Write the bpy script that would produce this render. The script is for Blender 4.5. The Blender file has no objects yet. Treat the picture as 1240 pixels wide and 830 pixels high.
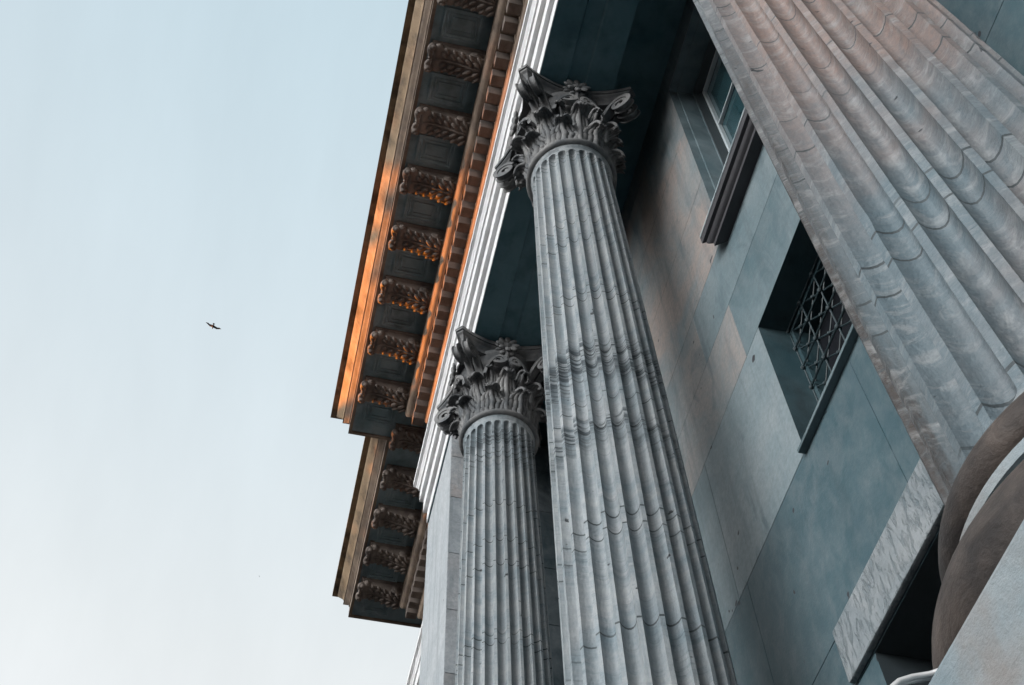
import bpy, bmesh, math, random
from mathutils import Vector, Matrix, noise as mnoise
random.seed(7)
R = math.radians
PI = math.pi
C = bpy.context.scene.collection
G = 1.6                      # eye height: heights below are metres above the eye, shifted by G when linked

# ------------------------------------------------------------------ helpers
def shift_of(parent):
    v = Vector((0, 0, 0))
    while parent is not None:
        v += parent.location
        parent = parent.parent
    return v

def link(name, bm, mat, parent=None, smooth=False, loc=None, local=False):
    """ONE mesh object; geometry is given in scene coordinates (or local to loc)."""
    me = bpy.data.meshes.new(name)
    if smooth:
        for f in bm.faces: f.smooth = True
    if not local:
        s = shift_of(parent) + (Vector(loc) if loc else Vector((0, 0, 0)))
        bmesh.ops.translate(bm, verts=bm.verts, vec=-s)
    bm.to_mesh(me); bm.free()
    if mat is not None: me.materials.append(mat)
    o = bpy.data.objects.new(name, me)
    C.objects.link(o)
    if loc: o.location = loc
    if parent is not None: o.parent = parent
    return o

def empty(name, loc=(0, 0, 0), parent=None):
    o = bpy.data.objects.new(name, None)
    C.objects.link(o); o.location = loc
    o.empty_display_size = .2
    if parent is not None: o.parent = parent
    return o

def tag(o, label=None, cat=None, group=None, kind=None):
    if label: o['label'] = label
    if cat: o['category'] = cat
    if group: o['group'] = group
    if kind: o['kind'] = kind
    return o

def copy_tree(o, parent=None):
    c = o.copy(); C.objects.link(c)
    c.parent = parent
    for ch in list(o.children): copy_tree(ch, c)
    return c

def box(bm, x0, x1, y0, y1, z0, z1, bev=0.0):
    vs = [bm.verts.new((x, y, z)) for x in (x0, x1) for y in (y0, y1) for z in (z0, z1)]
    q = [(0, 1, 3, 2), (4, 6, 7, 5), (0, 4, 5, 1), (2, 3, 7, 6), (0, 2, 6, 4), (1, 5, 7, 3)]
    fs = [bm.faces.new([vs[i] for i in f]) for f in q]
    if bev:
        es = list({e for f in fs for e in f.edges})
        bmesh.ops.bevel(bm, geom=es, offset=bev, segments=2, profile=.6, affect='EDGES')

def grid(bm, rows, close_u=False):
    """rows: list of equally long point lists -> quads."""
    vs = [[bm.verts.new(p) for p in r] for r in rows]
    n = len(rows[0])
    for a, b in zip(vs[:-1], vs[1:]):
        for i in range(n if close_u else n - 1):
            j = (i + 1) % n
            bm.faces.new((a[i], a[j], b[j], b[i]))
    return vs

def lathe(bm, prof, cx=0, cy=0, n=96):
    rows = [[(cx + r * math.cos(2 * PI * i / n), cy + r * math.sin(2 * PI * i / n), z) for i in range(n)] for r, z in prof]
    grid(bm, rows, True)

def tube(bm, pts, r, n=8):
    pts = [Vector(p) for p in pts]
    rows = []
    up = Vector((0.13, 0.21, 1)).normalized()
    for i, p in enumerate(pts):
        t = (pts[min(i + 1, len(pts) - 1)] - pts[max(i - 1, 0)]).normalized()
        a = t.cross(up)
        if a.length < 1e-3: a = t.cross(Vector((1, 0, 0)))
        a.normalize(); b = t.cross(a)
        rr = r(i / (len(pts) - 1)) if callable(r) else r
        rows.append([p + (a * math.cos(2 * PI * k / n) + b * math.sin(2 * PI * k / n)) * rr for k in range(n)])
    vs = grid(bm, rows, True)
    bm.faces.new(vs[0]); bm.faces.new(list(reversed(vs[-1])))

def blob(bm, c, s, rot=None, u=10, v=7):
    m = Matrix.Translation(c) @ (rot.to_4x4() if rot else Matrix.Identity(4)) @ Matrix.Diagonal((*s, 1))
    bmesh.ops.create_uvsphere(bm, u_segments=u, v_segments=v, radius=1, matrix=m)

def fixn(bm):
    bmesh.ops.recalc_face_normals(bm, faces=bm.faces)

# ------------------------------------------------------------------ materials
class NT:
    def __init__(s, name):
        s.m = bpy.data.materials.new(name); s.m.use_nodes = True
        s.t = s.m.node_tree; s.n = s.t.nodes; s.b = s.n['Principled BSDF']
        s.pos = s.n.new('ShaderNodeNewGeometry').outputs['Position']
    def lk(s, a, b): s.t.links.new(a, b)
    def mapping(s, scale, loc=(0, 0, 0), rot=(0, 0, 0), src=None):
        m = s.n.new('ShaderNodeMapping'); s.lk(src or s.pos, m.inputs['Vector'])
        m.inputs['Scale'].default_value = scale; m.inputs['Location'].default_value = loc; m.inputs['Rotation'].default_value = rot
        return m.outputs[0]
    def noise(s, vec, scale=1, detail=5, rough=.55, dist=0):
        n = s.n.new('ShaderNodeTexNoise'); s.lk(vec, n.inputs['Vector'])
        n.inputs['Scale'].default_value = scale; n.inputs['Detail'].default_value = detail
        n.inputs['Roughness'].default_value = rough; n.inputs['Distortion'].default_value = dist
        return n.outputs['Fac']
    def ramp(s, fac, stops, interp='LINEAR'):
        r = s.n.new('ShaderNodeValToRGB'); s.lk(fac, r.inputs[0]); r.color_ramp.interpolation = interp
        e = r.color_ramp.elements
        while len(e) < len(stops): e.new(.5)
        for el, (p, c) in zip(e, stops):
            el.position = p; el.color = (*c, 1) if isinstance(c, tuple) else (c, c, c, 1)
        return r.outputs[0]
    def mix(s, fac, a, b, mode='MIX'):
        m = s.n.new('ShaderNodeMix'); m.data_type = 'RGBA'; m.blend_type = mode
        for i, v in ((0, fac), (6, a), (7, b)):
            if hasattr(v, 'is_linked'): s.lk(v, m.inputs[i])
            elif isinstance(v, tuple): m.inputs[i].default_value = (*v, 1)
            else: m.inputs[i].default_value = v if i == 0 else (v, v, v, 1)
        return m.outputs[2]
    def math(s, op, a, b=0.0, clamp=False):
        m = s.n.new('ShaderNodeMath'); m.operation = op; m.use_clamp = clamp
        for i, v in ((0, a), (1, b)):
            if hasattr(v, 'is_linked'): s.lk(v, m.inputs[i])
            else: m.inputs[i].default_value = v
        return m.outputs[0]
    def sep(s, v):
        x = s.n.new('ShaderNodeSeparateXYZ'); s.lk(v, x.inputs[0]); return x.outputs
    def attr(s, name):
        a = s.n.new('ShaderNodeAttribute'); a.attribute_name = name; return a.outputs['Color']
    def bump(s, h, strength=.3, dist=.02):
        b = s.n.new('ShaderNodeBump'); b.inputs['Strength'].default_value = strength; b.inputs['Distance'].default_value = dist
        s.lk(h, b.inputs['Height']); s.lk(b.outputs[0], s.b.inputs['Normal'])
    def done(s, col, rough=.6, spec=.3):
        if hasattr(col, 'is_linked'): s.lk(col, s.b.inputs['Base Color'])
        else: s.b.inputs['Base Color'].default_value = (*col, 1)
        if hasattr(rough, 'is_linked'): s.lk(rough, s.b.inputs['Roughness'])
        else: s.b.inputs['Roughness'].default_value = rough
        s.b.inputs['Specular IOR Level'].default_value = spec
        return s.m

def mat_column():
    t = NT('fluted_marble')
    x, y, z = t.sep(t.pos)
    # vein bands: beds of the marble, nearly level, broken by blotches and rain streaks
    band_v = t.mapping((.7, .7, 4.2)); bands = t.noise(band_v, 1.0, 8, .66, .9)
    fine = t.noise(t.mapping((2.2, 2.2, 24)), 1.0, 6, .66, 1.4)
    blot = t.noise(t.mapping((3.2, 3.2, 1.9), (1, 5, 2)), 1.0, 7, .66, .5)
    streak = t.noise(t.mapping((16, 16, .55), (2, 2, 2)), 1.0, 5, .6)
    near = t.ramp(t.math('SUBTRACT', 3.2, x), [(0.0, 0.0), (.6, 1.0)])          # nearest shaft darkened: its weaker light is put into the colour
    c = t.mix(t.ramp(bands, [(.34, 0.0), (.62, 1.0)]), (.155, .205, .232), (.30, .32, .33))
    c = t.mix(t.math('MULTIPLY', t.ramp(blot, [(.38, 0.0), (.66, 1.0)]), .55), c, (.335, .35, .355))
    c = t.mix(t.math('MULTIPLY', t.ramp(streak, [(.34, 1.0), (.50, 0.0)]), .40), c, (.085, .122, .14))
    fm = t.math('MULTIPLY', t.ramp(fine, [(.34, 1.0), (.47, 0.0)]), t.math('MULTIPLY', t.ramp(blot, [(.40, 1.0), (.60, .15)]), .6))
    c = t.mix(fm, c, (.07, .105, .125))
    c = t.mix(t.math('MULTIPLY', near, .76), c, (.066, .112, .136))
    # dark damaged beds
    dk = t.noise(t.mapping((.16, .16, 1.15), (3.3, 1.7, 4.9)), 1.0, 3, .5)
    dkf = t.noise(t.mapping((1.4, 1.4, 15)), 1.0, 5, .65, 1.6)
    dm = t.math('MULTIPLY', t.ramp(dk, [(.60, 0.0), (.68, 1.0)]), t.ramp(dkf, [(.43, 1.0), (.51, 0.0)]))
    c = t.mix(dm, c, (.045, .06, .07))
    # rust / pink patches
    pk = t.noise(t.mapping((.8, .8, .5), (5.2, 2.0, 9.9)), 1.0, 6, .62, .4)
    high = t.ramp(t.math('MULTIPLY', t.math('ADD', z, t.math('MULTIPLY', t.math('SUBTRACT', pk, .5), 5.0)), .1), [(.48, .06), (.62, 1.0)])
    seaward = t.n.new('ShaderNodeMapRange'); t.lk(t.math('ADD', x, t.math('MULTIPLY', t.math('SUBTRACT', pk, .5), .6)), seaward.inputs[0])
    seaward.inputs[1].default_value = 1.62; seaward.inputs[2].default_value = 1.40; seaward.inputs[3].default_value = .3
    high = t.math('MULTIPLY', high, seaward.outputs[0])
    pm = t.math('MULTIPLY', t.ramp(pk, [(.34, .25), (.58, 1.0)]), t.math('ADD', t.math('MULTIPLY', t.math('MULTIPLY', near, high), 1.0), .05))
    c = t.mix(pm, c, (.215, .157, .138))
    # brown run-off stain down the far flank of the nearest shaft
    flank = t.n.new('ShaderNodeMapRange'); t.lk(t.math('ADD', x, t.math('MULTIPLY', t.math('SUBTRACT', pk, .5), .5)), flank.inputs[0])
    flank.inputs[1].default_value = 1.50; flank.inputs[2].default_value = 1.64
    lowz = t.n.new('ShaderNodeMapRange'); t.lk(t.math('ADD', z, t.math('MULTIPLY', t.math('SUBTRACT', blot, .5), 3)), lowz.inputs[0])
    lowz.inputs[1].default_value = 8.2; lowz.inputs[2].default_value = 6.2
    c = t.mix(t.math('MULTIPLY', t.math('MULTIPLY', flank.outputs[0], lowz.outputs[0]), t.math('MULTIPLY', near, t.ramp(streak, [(.40, .95), (.60, .35)]))), c, (.04, .029, .024))
    # crystalline grain and small grey scabs, strongest on the close shaft
    gr = t.noise(t.mapping((34, 34, 20)), 1.0, 7, .75)
    c = t.mix(t.math('MULTIPLY', t.ramp(gr, [(.36, 1.0), (.58, 0.0)]), t.math('ADD', t.math('MULTIPLY', near, .22), .22)), c, (.075, .10, .115))
    cloud = t.noise(t.mapping((5.5, 5.5, 9.0), (3, 4, 1)), 1.0, 7, .7, 1.0)
    c = t.mix(t.math('MULTIPLY', t.ramp(cloud, [(.50, 0.0), (.66, 1.0)]), t.math('MULTIPLY', near, .45)), c, (.33, .335, .335))
    # drum joints: level, of uneven height, slightly ragged
    zz = t.math('ADD', z, t.math('MULTIPLY', t.noise(t.pos, 9, 2), .012))
    zz = t.math('ADD', zz, t.math('MULTIPLY', x, .137))
    j1 = t.math('ABSOLUTE', t.math('SUBTRACT', t.math('FRACT', t.math('DIVIDE', zz, .93)), .5))
    j2 = t.math('ABSOLUTE', t.math('SUBTRACT', t.math('FRACT', t.math('DIVIDE', zz, 1.41)), .5))
    jm = t.math('MAXIMUM', t.math('LESS_THAN', j1, .0075), t.math('LESS_THAN', j2, .0042))
    gate = t.ramp(t.noise(t.mapping((1.1, 1.1, .8), (1, 1, 1)), 1.0, 2), [(.36, .35), (.48, 1.0)])
    jm = t.math('MULTIPLY', jm, gate)
    c = t.mix(jm, c, (.045, .055, .06))
    chips = t.ramp(t.noise(t.mapping((9, 9, 13)), 1.0, 2, .5), [(.735, 0.0), (.755, 1.0)])
    c = t.mix(chips, c, (.04, .045, .05))
    g = t.noise(t.pos, 55, 4, .6)
    h = t.math('ADD', t.math('MULTIPLY', g, .5), t.math('ADD', t.math('MULTIPLY', fine, .5), blot))
    h = t.math('SUBTRACT', h, t.math('ADD', jm, t.math('MULTIPLY', t.math('ADD', dm, chips), .8)))
    t.bump(h, .7, .014)
    return t.done(c, .55, .3)

def mat_stone(name, a, b, dirt, scale=1.5, streak=(1, 1, 1), dirt_amt=.6, bump=.35, rough=.65, pits=0.0):
    t = NT(name)
    n1 = t.noise(t.mapping(tuple(scale * s for s in streak)), 1.0, 7, .6, .5)
    n2 = t.noise(t.mapping((3.1, 3.1, 2.2), (4, 9, 2)), 1.0, 6, .62)
    c = t.mix(t.ramp(n1, [(.34, 0.0), (.64, 1.0)]), a, b)
    c = t.mix(t.math('MULTIPLY', t.ramp(n2, [(.48, 0.0), (.68, 1.0)]), dirt_amt), c, dirt)
    g = t.noise(t.pos, 60, 4, .65)
    h = t.math('ADD', t.math('MULTIPLY', g, .5), n1)
    if pits:
        p = t.ramp(t.noise(t.mapping((26, 26, 6.5), (0, 0, 0), (0, R(14), 0)), 1.0, 6, .68, .5), [(.50, 0.0), (.60, 1.0)])
        c = t.mix(t.math('MULTIPLY', p, pits), c, dirt)
        h = t.math('SUBTRACT', h, t.math('MULTIPLY', p, 1.5))
    t.bump(h, bump, .02)
    return t.done(c, rough, .25)

def mat_blocks(name, cols, vein, vein_amt=.5):
    """ashlar: every block carries its own tone in the 'tint' attribute"""
    t = NT(name)
    a = t.attr('tint')
    r = t.n.new('ShaderNodeSeparateColor'); t.lk(a, r.inputs[0])
    n1 = t.noise(t.mapping((.9, .9, .9), (2, 7, 4)), 1.0, 6, .6, .6)
    v = t.noise(t.mapping((2.2, 2.2, .8), (0, 3, 0), (0, R(35), 0)), 1.0, 8, .62, 1.5)
    fac = t.math('ADD', r.outputs[0], t.math('MULTIPLY', t.math('SUBTRACT', n1, .5), .9), True)
    c = t.ramp(fac, [(i / (len(cols) - 1), k) for i, k in enumerate(cols)])
    pk = t.math('MULTIPLY', r.outputs[1], t.ramp(t.noise(t.mapping((1.4, 1.4, 1.0), (8, 3, 6), (0, R(30), 0)), 1.0, 6, .6, .8), [(.36, 0.0), (.60, 1.0)]))
    c = t.mix(t.math('MULTIPLY', pk, .8), c, (.36, .275, .235))
    st = t.noise(t.mapping((9, 9, .5), (6, 1, 3)), 1.0, 6, .62)
    c = t.mix(t.math('MULTIPLY', t.ramp(st, [(.36, 1.0), (.48, 0.0)]), .30), c, (.05, .075, .085))
    mo = t.noise(t.mapping((6.5, 6.5, 4.0), (1, 8, 5)), 1.0, 9, .72, .3)
    c = t.mix(t.math('MULTIPLY', t.ramp(mo, [(.42, 0.0), (.66, 1.0)]), .30), c, (.24, .26, .268))
    gr = t.noise(t.pos, 24, 6, .7)
    c = t.mix(t.math('MULTIPLY', t.ramp(gr, [(.35, 1.0), (.62, 0.0)]), .35), c, (.07, .10, .115))
    c = t.mix(t.math('MULTIPLY', t.ramp(v, [(.34, 1.0), (.44, 0.0)]), vein_amt), c, vein)
    spots = t.ramp(t.noise(t.mapping((7, 7, 7)), 1.0, 2, .5), [(.745, 0.0), (.76, 1.0)])
    c = t.mix(spots, c, (.03, .03, .035))
    cr = t.ramp(t.noise(t.mapping((1.0, 1.0, .6), (3, 3, 9)), 1.0, 9, .7, 2.0), [(.492, 0.0), (.4985, 1.0), (.505, 0.0)])
    c = t.mix(t.math('MULTIPLY', cr, .35), c, (.08, .10, .11))
    t.bump(t.math('ADD', t.math('MULTIPLY', t.noise(t.pos, 40, 5, .65), .6), v), .22, .015)
    return t.done(c, .5, .3)

def mat_plain(name, col, rough=.6, spec=.3, metal=0.0):
    t = NT(name)
    n = t.noise(t.pos, 6, 5, .6)
    c = t.mix(n, tuple(k * .75 for k in col), tuple(k * 1.2 for k in col))
    t.bump(t.noise(t.pos, 40, 4, .6), .15, .01)
    t.b.inputs['Metallic'].default_value = metal
    return t.done(c, rough, spec)

M = {}
M['column'] = mat_column()
M['base'] = mat_stone('weathered_brown_stone', (.028, .023, .021), (.075, .060, .052), (.016, .016, .017), 7.0, (1, 1, 2), .7, .35, .6)
M['capital'] = mat_stone('carved_marble', (.075, .083, .09), (.20, .198, .195), (.022, .026, .03), 3.6, (1, 1, 1), .65, .3)
M['architrave'] = mat_stone('pale_marble', (.62, .63, .64), (.76, .765, .77), (.42, .38, .34), 1.3, (1, 1, 1), .25, .2)
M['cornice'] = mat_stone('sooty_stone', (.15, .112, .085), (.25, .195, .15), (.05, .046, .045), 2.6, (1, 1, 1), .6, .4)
M['dark_stone'] = mat_stone('darker_cornice_stone', (.095, .078, .068), (.18, .15, .13), (.035, .033, .033), 3.0, (1, 1, 1), .6, .4)  # darker tone than the cornice stone, for brackets, dentils and wing wall
M['sima'] = mat_stone('blotched_cornice_stone', (.22, .155, .095), (.33, .24, .155), (.025, .024, .024), 2.6, (1.6, .5, .5), .75, .6, .65, .0)
M['soffit'] = mat_stone('teal_soffit_stone', (.12, .18, .20), (.215, .265, .28), (.05, .075, .085), 1.9, (1, 1, 1), .6, .3)  # blue-green tone, unlike the brown cornice stone
M['ceiling'] = mat_stone('shade_toned_ceiling', (.07, .15, .18), (.12, .21, .24), (.04, .09, .11), 1.2, (1, 1, 1), .5, .2)  # darkness under the beam and ceiling painted into the colour
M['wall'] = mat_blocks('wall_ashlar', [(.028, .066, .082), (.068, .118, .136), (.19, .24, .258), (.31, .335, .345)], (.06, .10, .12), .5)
M['pier'] = mat_blocks('pier_ashlar', [(.035, .055, .065), (.36, .39, .415), (.52, .54, .555)], (.32, .35, .37), .35)
M['plinth'] = mat_stone('bleached_plinth_stone', (.15, .195, .217), (.25, .275, .285), (.17, .135, .117), 2.0, (.8, .8, 1.6), .6, .5)
M['lintel'] = mat_stone('tooled_lintel_stone', (.17, .20, .217), (.265, .285, .295), (.06, .095, .11), 3.0, (1, 1, 1), .35, .5, .7, .42)
M['frame'] = mat_stone('window_frame_stone', (.075, .115, .13), (.14, .18, .195), (.03, .045, .05), 2.2, (1, 1, 1), .5, .25)
M['wood'] = mat_plain('dark_painted_wood', (.035, .045, .05), .5)
M['sash'] = mat_plain('white_sash_paint', (.40, .45, .47), .5)
M['darksill'] = mat_plain('near_black_sill', (.05, .05, .055), .6)  # near-black moulding under the pale sill slab
M['iron'] = mat_plain('grille_iron', (.014, .03, .036), .5, .5)
M['dark'] = mat_plain('painted_dark_room', (.012, .014, .018), .9, .1)  # near-black colour painted for the darkness of unlit rooms
M['bronze'] = mat_plain('dark_bronze', (.03, .028, .026), .45, .5)
M['rail'] = mat_plain('pale_rail_metal', (.62, .62, .62), .35, .5, .4)
M['paving'] = mat_stone('asphalt', (.04, .045, .05), (.065, .068, .07), (.03, .03, .03), .6, (1, 1, 1), .5, .3)
M['roof'] = mat_plain('roof_sheet', (.18, .19, .19), .6)
M['opp'] = mat_plain('pale_render', (.42, .40, .37), .8)
M['bark'] = mat_plain('bark', (.10, .08, .06), .85)
M['leaf'] = mat_plain('leaves', (.05, .085, .03), .6)
M['reveal'] = mat_stone('shade_toned_reveal', (.018, .045, .055), (.04, .07, .08), (.015, .02, .024), 2.2)  # recess shade painted into the colour of the grille window's reveal
M['sill'] = mat_stone('pale_sill_edge', (.20, .24, .26), (.32, .35, .36), (.08, .10, .11), 3.0)
M['bird'] = mat_plain('dark_plumage', (.018, .018, .02), .7, .2)
def mat_glass():
    t = NT('old_window_glass')
    t.b.inputs['Coat Weight'].default_value = 1.0
    t.bump(t.noise(t.pos, 3, 2), .05, .02)
    return t.done((.03, .075, .09), .12, .8)
M['glass'] = mat_glass()

# ------------------------------------------------------------------ geometry constants (heights above the eye)
YC = -2.0; X1, DX = 1.43, 3.374
WALL = -3.05
YF = -1.56; SET = .64                     # frieze plane, set-back of the wing
XE, XE2 = 10.72, 14.75
Z_ARCH = 12.85; Z_SOFF = 16.22; Z_CEIL = 13.45

building = empty('marble_building', (6, -6, 0))
tag(building, 'pale marble temple front with carved cornice, windowed wall and end pier', 'building', kind='thing')

# path of the entablature, outward normals to the left; offset p mitred
def path_pts(p, z):
    return [(-5.0, YF + p, z), (XE + p, YF + p, z), (XE + p, YF - SET + p, z), (XE2 + p, YF - SET + p, z), (XE2 + p, -12.0, z)]

def sweep(prof):
    bm = bmesh.new()
    rows = [path_pts(p, z + G) for p, z in prof]
    # subdivide long runs a little for shading sanity
    vs = [[bm.verts.new(q) for q in r] for r in rows]
    for a, b in zip(vs[:-1], vs[1:]):
        for i in range(len(a) - 1):
            bm.faces.new((a[i], b[i], b[i + 1], a[i + 1]))
    fixn(bm)
    return bm

def arc(p0, p1, kind, n=6):
    """small moulding curve between two (p,z) points"""
    out = []
    for i in range(1, n + 1):
        t = i / n
        if kind == 'ovolo': u, v = math.sin(t * PI / 2), 1 - math.cos(t * PI / 2)
        elif kind == 'cavetto': u, v = 1 - math.cos(t * PI / 2), math.sin(t * PI / 2)
        elif kind == 'cyma':  # S curve
            v = t; u = .5 - .5 * math.cos(t * PI)
        else: u = v = t
        out.append((p0[0] + (p1[0] - p0[0]) * u, p0[1] + (p1[1] - p0[1]) * v))
    return out

prof_arch = [(-.03, Z_ARCH), (-.02, Z_ARCH), (-.02, 13.12), (.032, 13.122), (.032, 13.40), (.084, 13.402), (.084, 13.665),
             (.105, 13.667), (.105, 13.69)] + arc((.105, 13.69), (.14, 13.79), 'cyma') + [(.155, 13.792), (.155, 13.82), (.175, 13.822), (.175, 13.925), (.0, 13.97)]
link('architrave', sweep(prof_arch), M['architrave'], building)
link('architrave_soffit', sweep([(-.86, Z_CEIL + .02), (-.86, Z_ARCH + .001), (-.55, Z_ARCH + .001), (-.53, Z_ARCH + .035), (-.35, Z_ARCH + .035), (-.33, Z_ARCH + .001), (-.03, Z_ARCH + .001)]), M['ceiling'], building)
link('frieze', sweep([(0, 13.96), (0, 15.21)]), M['cornice'], building)
prof_c = [(.0, 15.20), (.02, 15.20), (.02, 15.235)] + arc((.022, 15.24), (.075, 15.33), 'ovolo') + [(.085, 15.335), (.085, 15.37), (.075, 15.375), (.075, 15.66),
          (.275, 15.665), (.275, 15.70)] + arc((.28, 15.705), (.355, 15.82), 'ovolo') + [(.365, 15.825), (.365, 15.86), (.345, 15.862), (.345, Z_SOFF),
          (1.125, Z_SOFF), (1.125, Z_SOFF - .035), (1.175, Z_SOFF - .035), (1.175, 16.46), (1.19, 16.462), (1.19, 16.49)] + \
         arc((1.19, 16.49), (1.275, 16.60), 'cyma') + [(1.29, 16.602), (1.29, 16.63), (1.24, 16.632), (1.24, 16.67)]
cornice = link('cornice', sweep(prof_c), M['cornice'], building)
prof_s = [(1.24, 16.66), (1.28, 16.661)] + arc((1.285, 16.665), (1.405, 16.95), 'cyma', 9) + [(1.405, 16.965), (1.385, 16.967), (1.385, 16.99), (1.50, 16.992), (1.50, 17.10), (1.46, 17.12), (0, 17.5), (-2.5, 17.9)]
link('sima', sweep(prof_s), M['sima'], cornice)

# dentils -----------------------------------------------------------------
def instance(name, mesh_obj, x, y, z, parent, rotz=0):
    o = mesh_obj.copy(); C.objects.link(o); o.parent = parent
    o.location = Vector((x, y, z)) - shift_of(parent); o.rotation_euler = (0, 0, rotz)
    return o

def place(bm_fn, name, mat, spots, parent, smooth=False):
    first = None
    for (x, y, z, rz) in spots:
        if first is None:
            first = link(name, bm_fn(), mat, parent, smooth, local=True)
            first.location = Vector((x, y, z)) - shift_of(parent); first.rotation_euler = (0, 0, rz)
        else:
            instance(name, first, x, y, z, parent, rz)
    return first

def dentil_bm():
    bm = bmesh.new(); box(bm, -.075, .075, .0, .185, 0, .245, .012); return bm
zd = 15.415 + G
sp = [(XE + .165 - .243 * i, YF + .078, zd, 0) for i in range(32)]
sp += [(XE2 + .165 - .243 * i, YF - SET + .078, zd, 0) for i in range(14)]
sp += [(XE + .078, YF - .10 - .243 * i, zd, -PI / 2) for i in range(2)]
place(dentil_bm, 'dentil', M['dark_stone'], sp, cornice)

# modillions ---------------------------------------------------------------
def modillion_bm():
    """scrolled bracket: local x across, y outwards (0 = bed moulding), z up to 0 = soffit"""
    bm = bmesh.new()
    L = .70; W = .165
    # cap plate with a small moulding
    box(bm, -W - .03, W + .03, 0, L + .035, -.045, 0, .008)
    box(bm, -W - .012, W + .012, 0, L + .015, -.07, -.045, .006)
    # S-profile body
    n = 26
    prof = []
    for i in range(n + 1):
        t = i / n
        y = L * t
        d = .245 - .14 * (.5 - .5 * math.cos(min(1, t * 1.25) * PI)) + .035 * math.exp(-((t - .93) / .07) ** 2)
        prof.append((y, -.065 - d))
    rows = []
    for y, z in prof:
        rows.append([(x, y, z + (.0 if abs(x) < W * .9 else .012)) for x in (-W, -W * .8, -W * .35, 0, W * .35, W * .8, W)])
    grid(bm, rows)
    for s in (-1, 1):      # side faces
        grid(bm, [[(s * W, y, -.06), (s * W, y, z + .012)] for y, z in prof])
        # side scrolls
        for (cy, cz, rr) in ((.12, -.195, .095), (L - .075, -.115, .058)):
            m = Matrix.Translation((s * (W + .004), cy, cz)) @ Matrix.Rotation(PI / 2, 4, 'Y')
            bmesh.ops.create_cone(bm, segments=18, radius1=rr, radius2=rr * .86, depth=.03, cap_ends=True, matrix=m if s > 0 else m @ Matrix.Rotation(PI, 4, 'X'))
            blob(bm, (s * (W + .02), cy, cz), (.012, rr * .35, rr * .35))
    grid(bm, [[(x, L, -.06) for x in (-W, 0, W)], [(x, L, prof[-1][1]) for x in (-W, 0, W)]])
    # acanthus leaf under the body: midrib + lobes in pairs, tip curling outwards
    def zb(y):
        t = min(1, max(0, y / L)); i = min(n - 1, int(t * n)); return prof[i][1]
    tube(bm, [(0, y, zb(y) - .008) for y in [L * k / 14 for k in range(1, 14)]], lambda t: .024 - .008 * t, 7)
    for k in range(5):
        y = .10 + k * .112
        sz = .075 - .005 * k
        for s in (-1, 1):
            for q, (fx, dy) in enumerate(((.42, .0), (.82, -.03))):
                rot = Matrix.Rotation(s * R(-38 - 10 * q), 3, 'Z') @ Matrix.Rotation(R(14), 3, 'X')
                blob(bm, (s * W * fx, y + dy, zb(y) - .012), (.030 - .003 * q, sz, .034), rot, 8, 6)
    # curled leaf tip: two rolls that meet in the middle like a knot
    for s in (-1, 1):
        tube(bm, [(s * W * (.12 + .88 * q / 8), L + .018 + .030 * math.sin(q / 8 * PI), -.175 - .02 * math.cos(q / 8 * PI * 1.6) - .028 * (q / 8)) for q in range(9)],
             lambda t: .024 + .036 * t, 9)
        blob(bm, (s * W * .99, L + .012, -.215), (.03, .045, .05))
    blob(bm, (0, L + .03, -.18), (.034, .034, .04))
    fixn(bm)
    return bm
zm = Z_SOFF + G - .001
def mod_x(i): return 10.93 - .925 * i
spm = [(mod_x(i), YF + .35, zm, 0) for i in range(10)]
spw = [(15.12 - .845 * i, YF - SET + .35, zm, 0) for i in range(5)]
place(modillion_bm, 'modillion', M['dark_stone'], spm + spw, cornice, True)

# coffers between the modillions: three stepped frames round a sunk field
def coffer_bm():
    bm = bmesh.new()
    hx, hy = .215, .27
    prof = [(0, 0), (0, -.035), (.028, -.035), (.036, -.02), (.058, -.02), (.066, -.03), (.078, -.03), (.082, -.004), (.115, -.004), (.118, -.022), (.134, -.022), (.137, .0)]
    rows = []
    for d, z in prof:
        a, b = hx - d, hy - d
        rows.append([(-a, -b, z), (a, -b, z), (a, b, z), (-a, b, z)])
    grid(bm, rows, True)
    fixn(bm)
    return bm
spc = [(mod_x(i) + .4625, YF + .735, zm, 0) for i in range(10)] + [(15.12 + .43 - .845 * i, YF - SET + .735, zm, 0) for i in range(4)]
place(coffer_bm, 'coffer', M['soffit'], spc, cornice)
# soffit field itself: a thin slab of teal stone between the bed moulding and the drip
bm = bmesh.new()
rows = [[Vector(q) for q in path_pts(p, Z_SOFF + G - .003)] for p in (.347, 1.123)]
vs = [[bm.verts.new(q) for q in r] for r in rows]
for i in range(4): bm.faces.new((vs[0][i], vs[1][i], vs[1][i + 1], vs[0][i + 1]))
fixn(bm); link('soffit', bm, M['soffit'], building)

# ------------------------------------------------------------------ portico ceiling, wall, windows, door, pier
bm = bmesh.new()
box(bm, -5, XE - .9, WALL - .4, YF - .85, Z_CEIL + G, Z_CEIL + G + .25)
link('portico_ceiling', bm, M['ceiling'], building)

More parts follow.
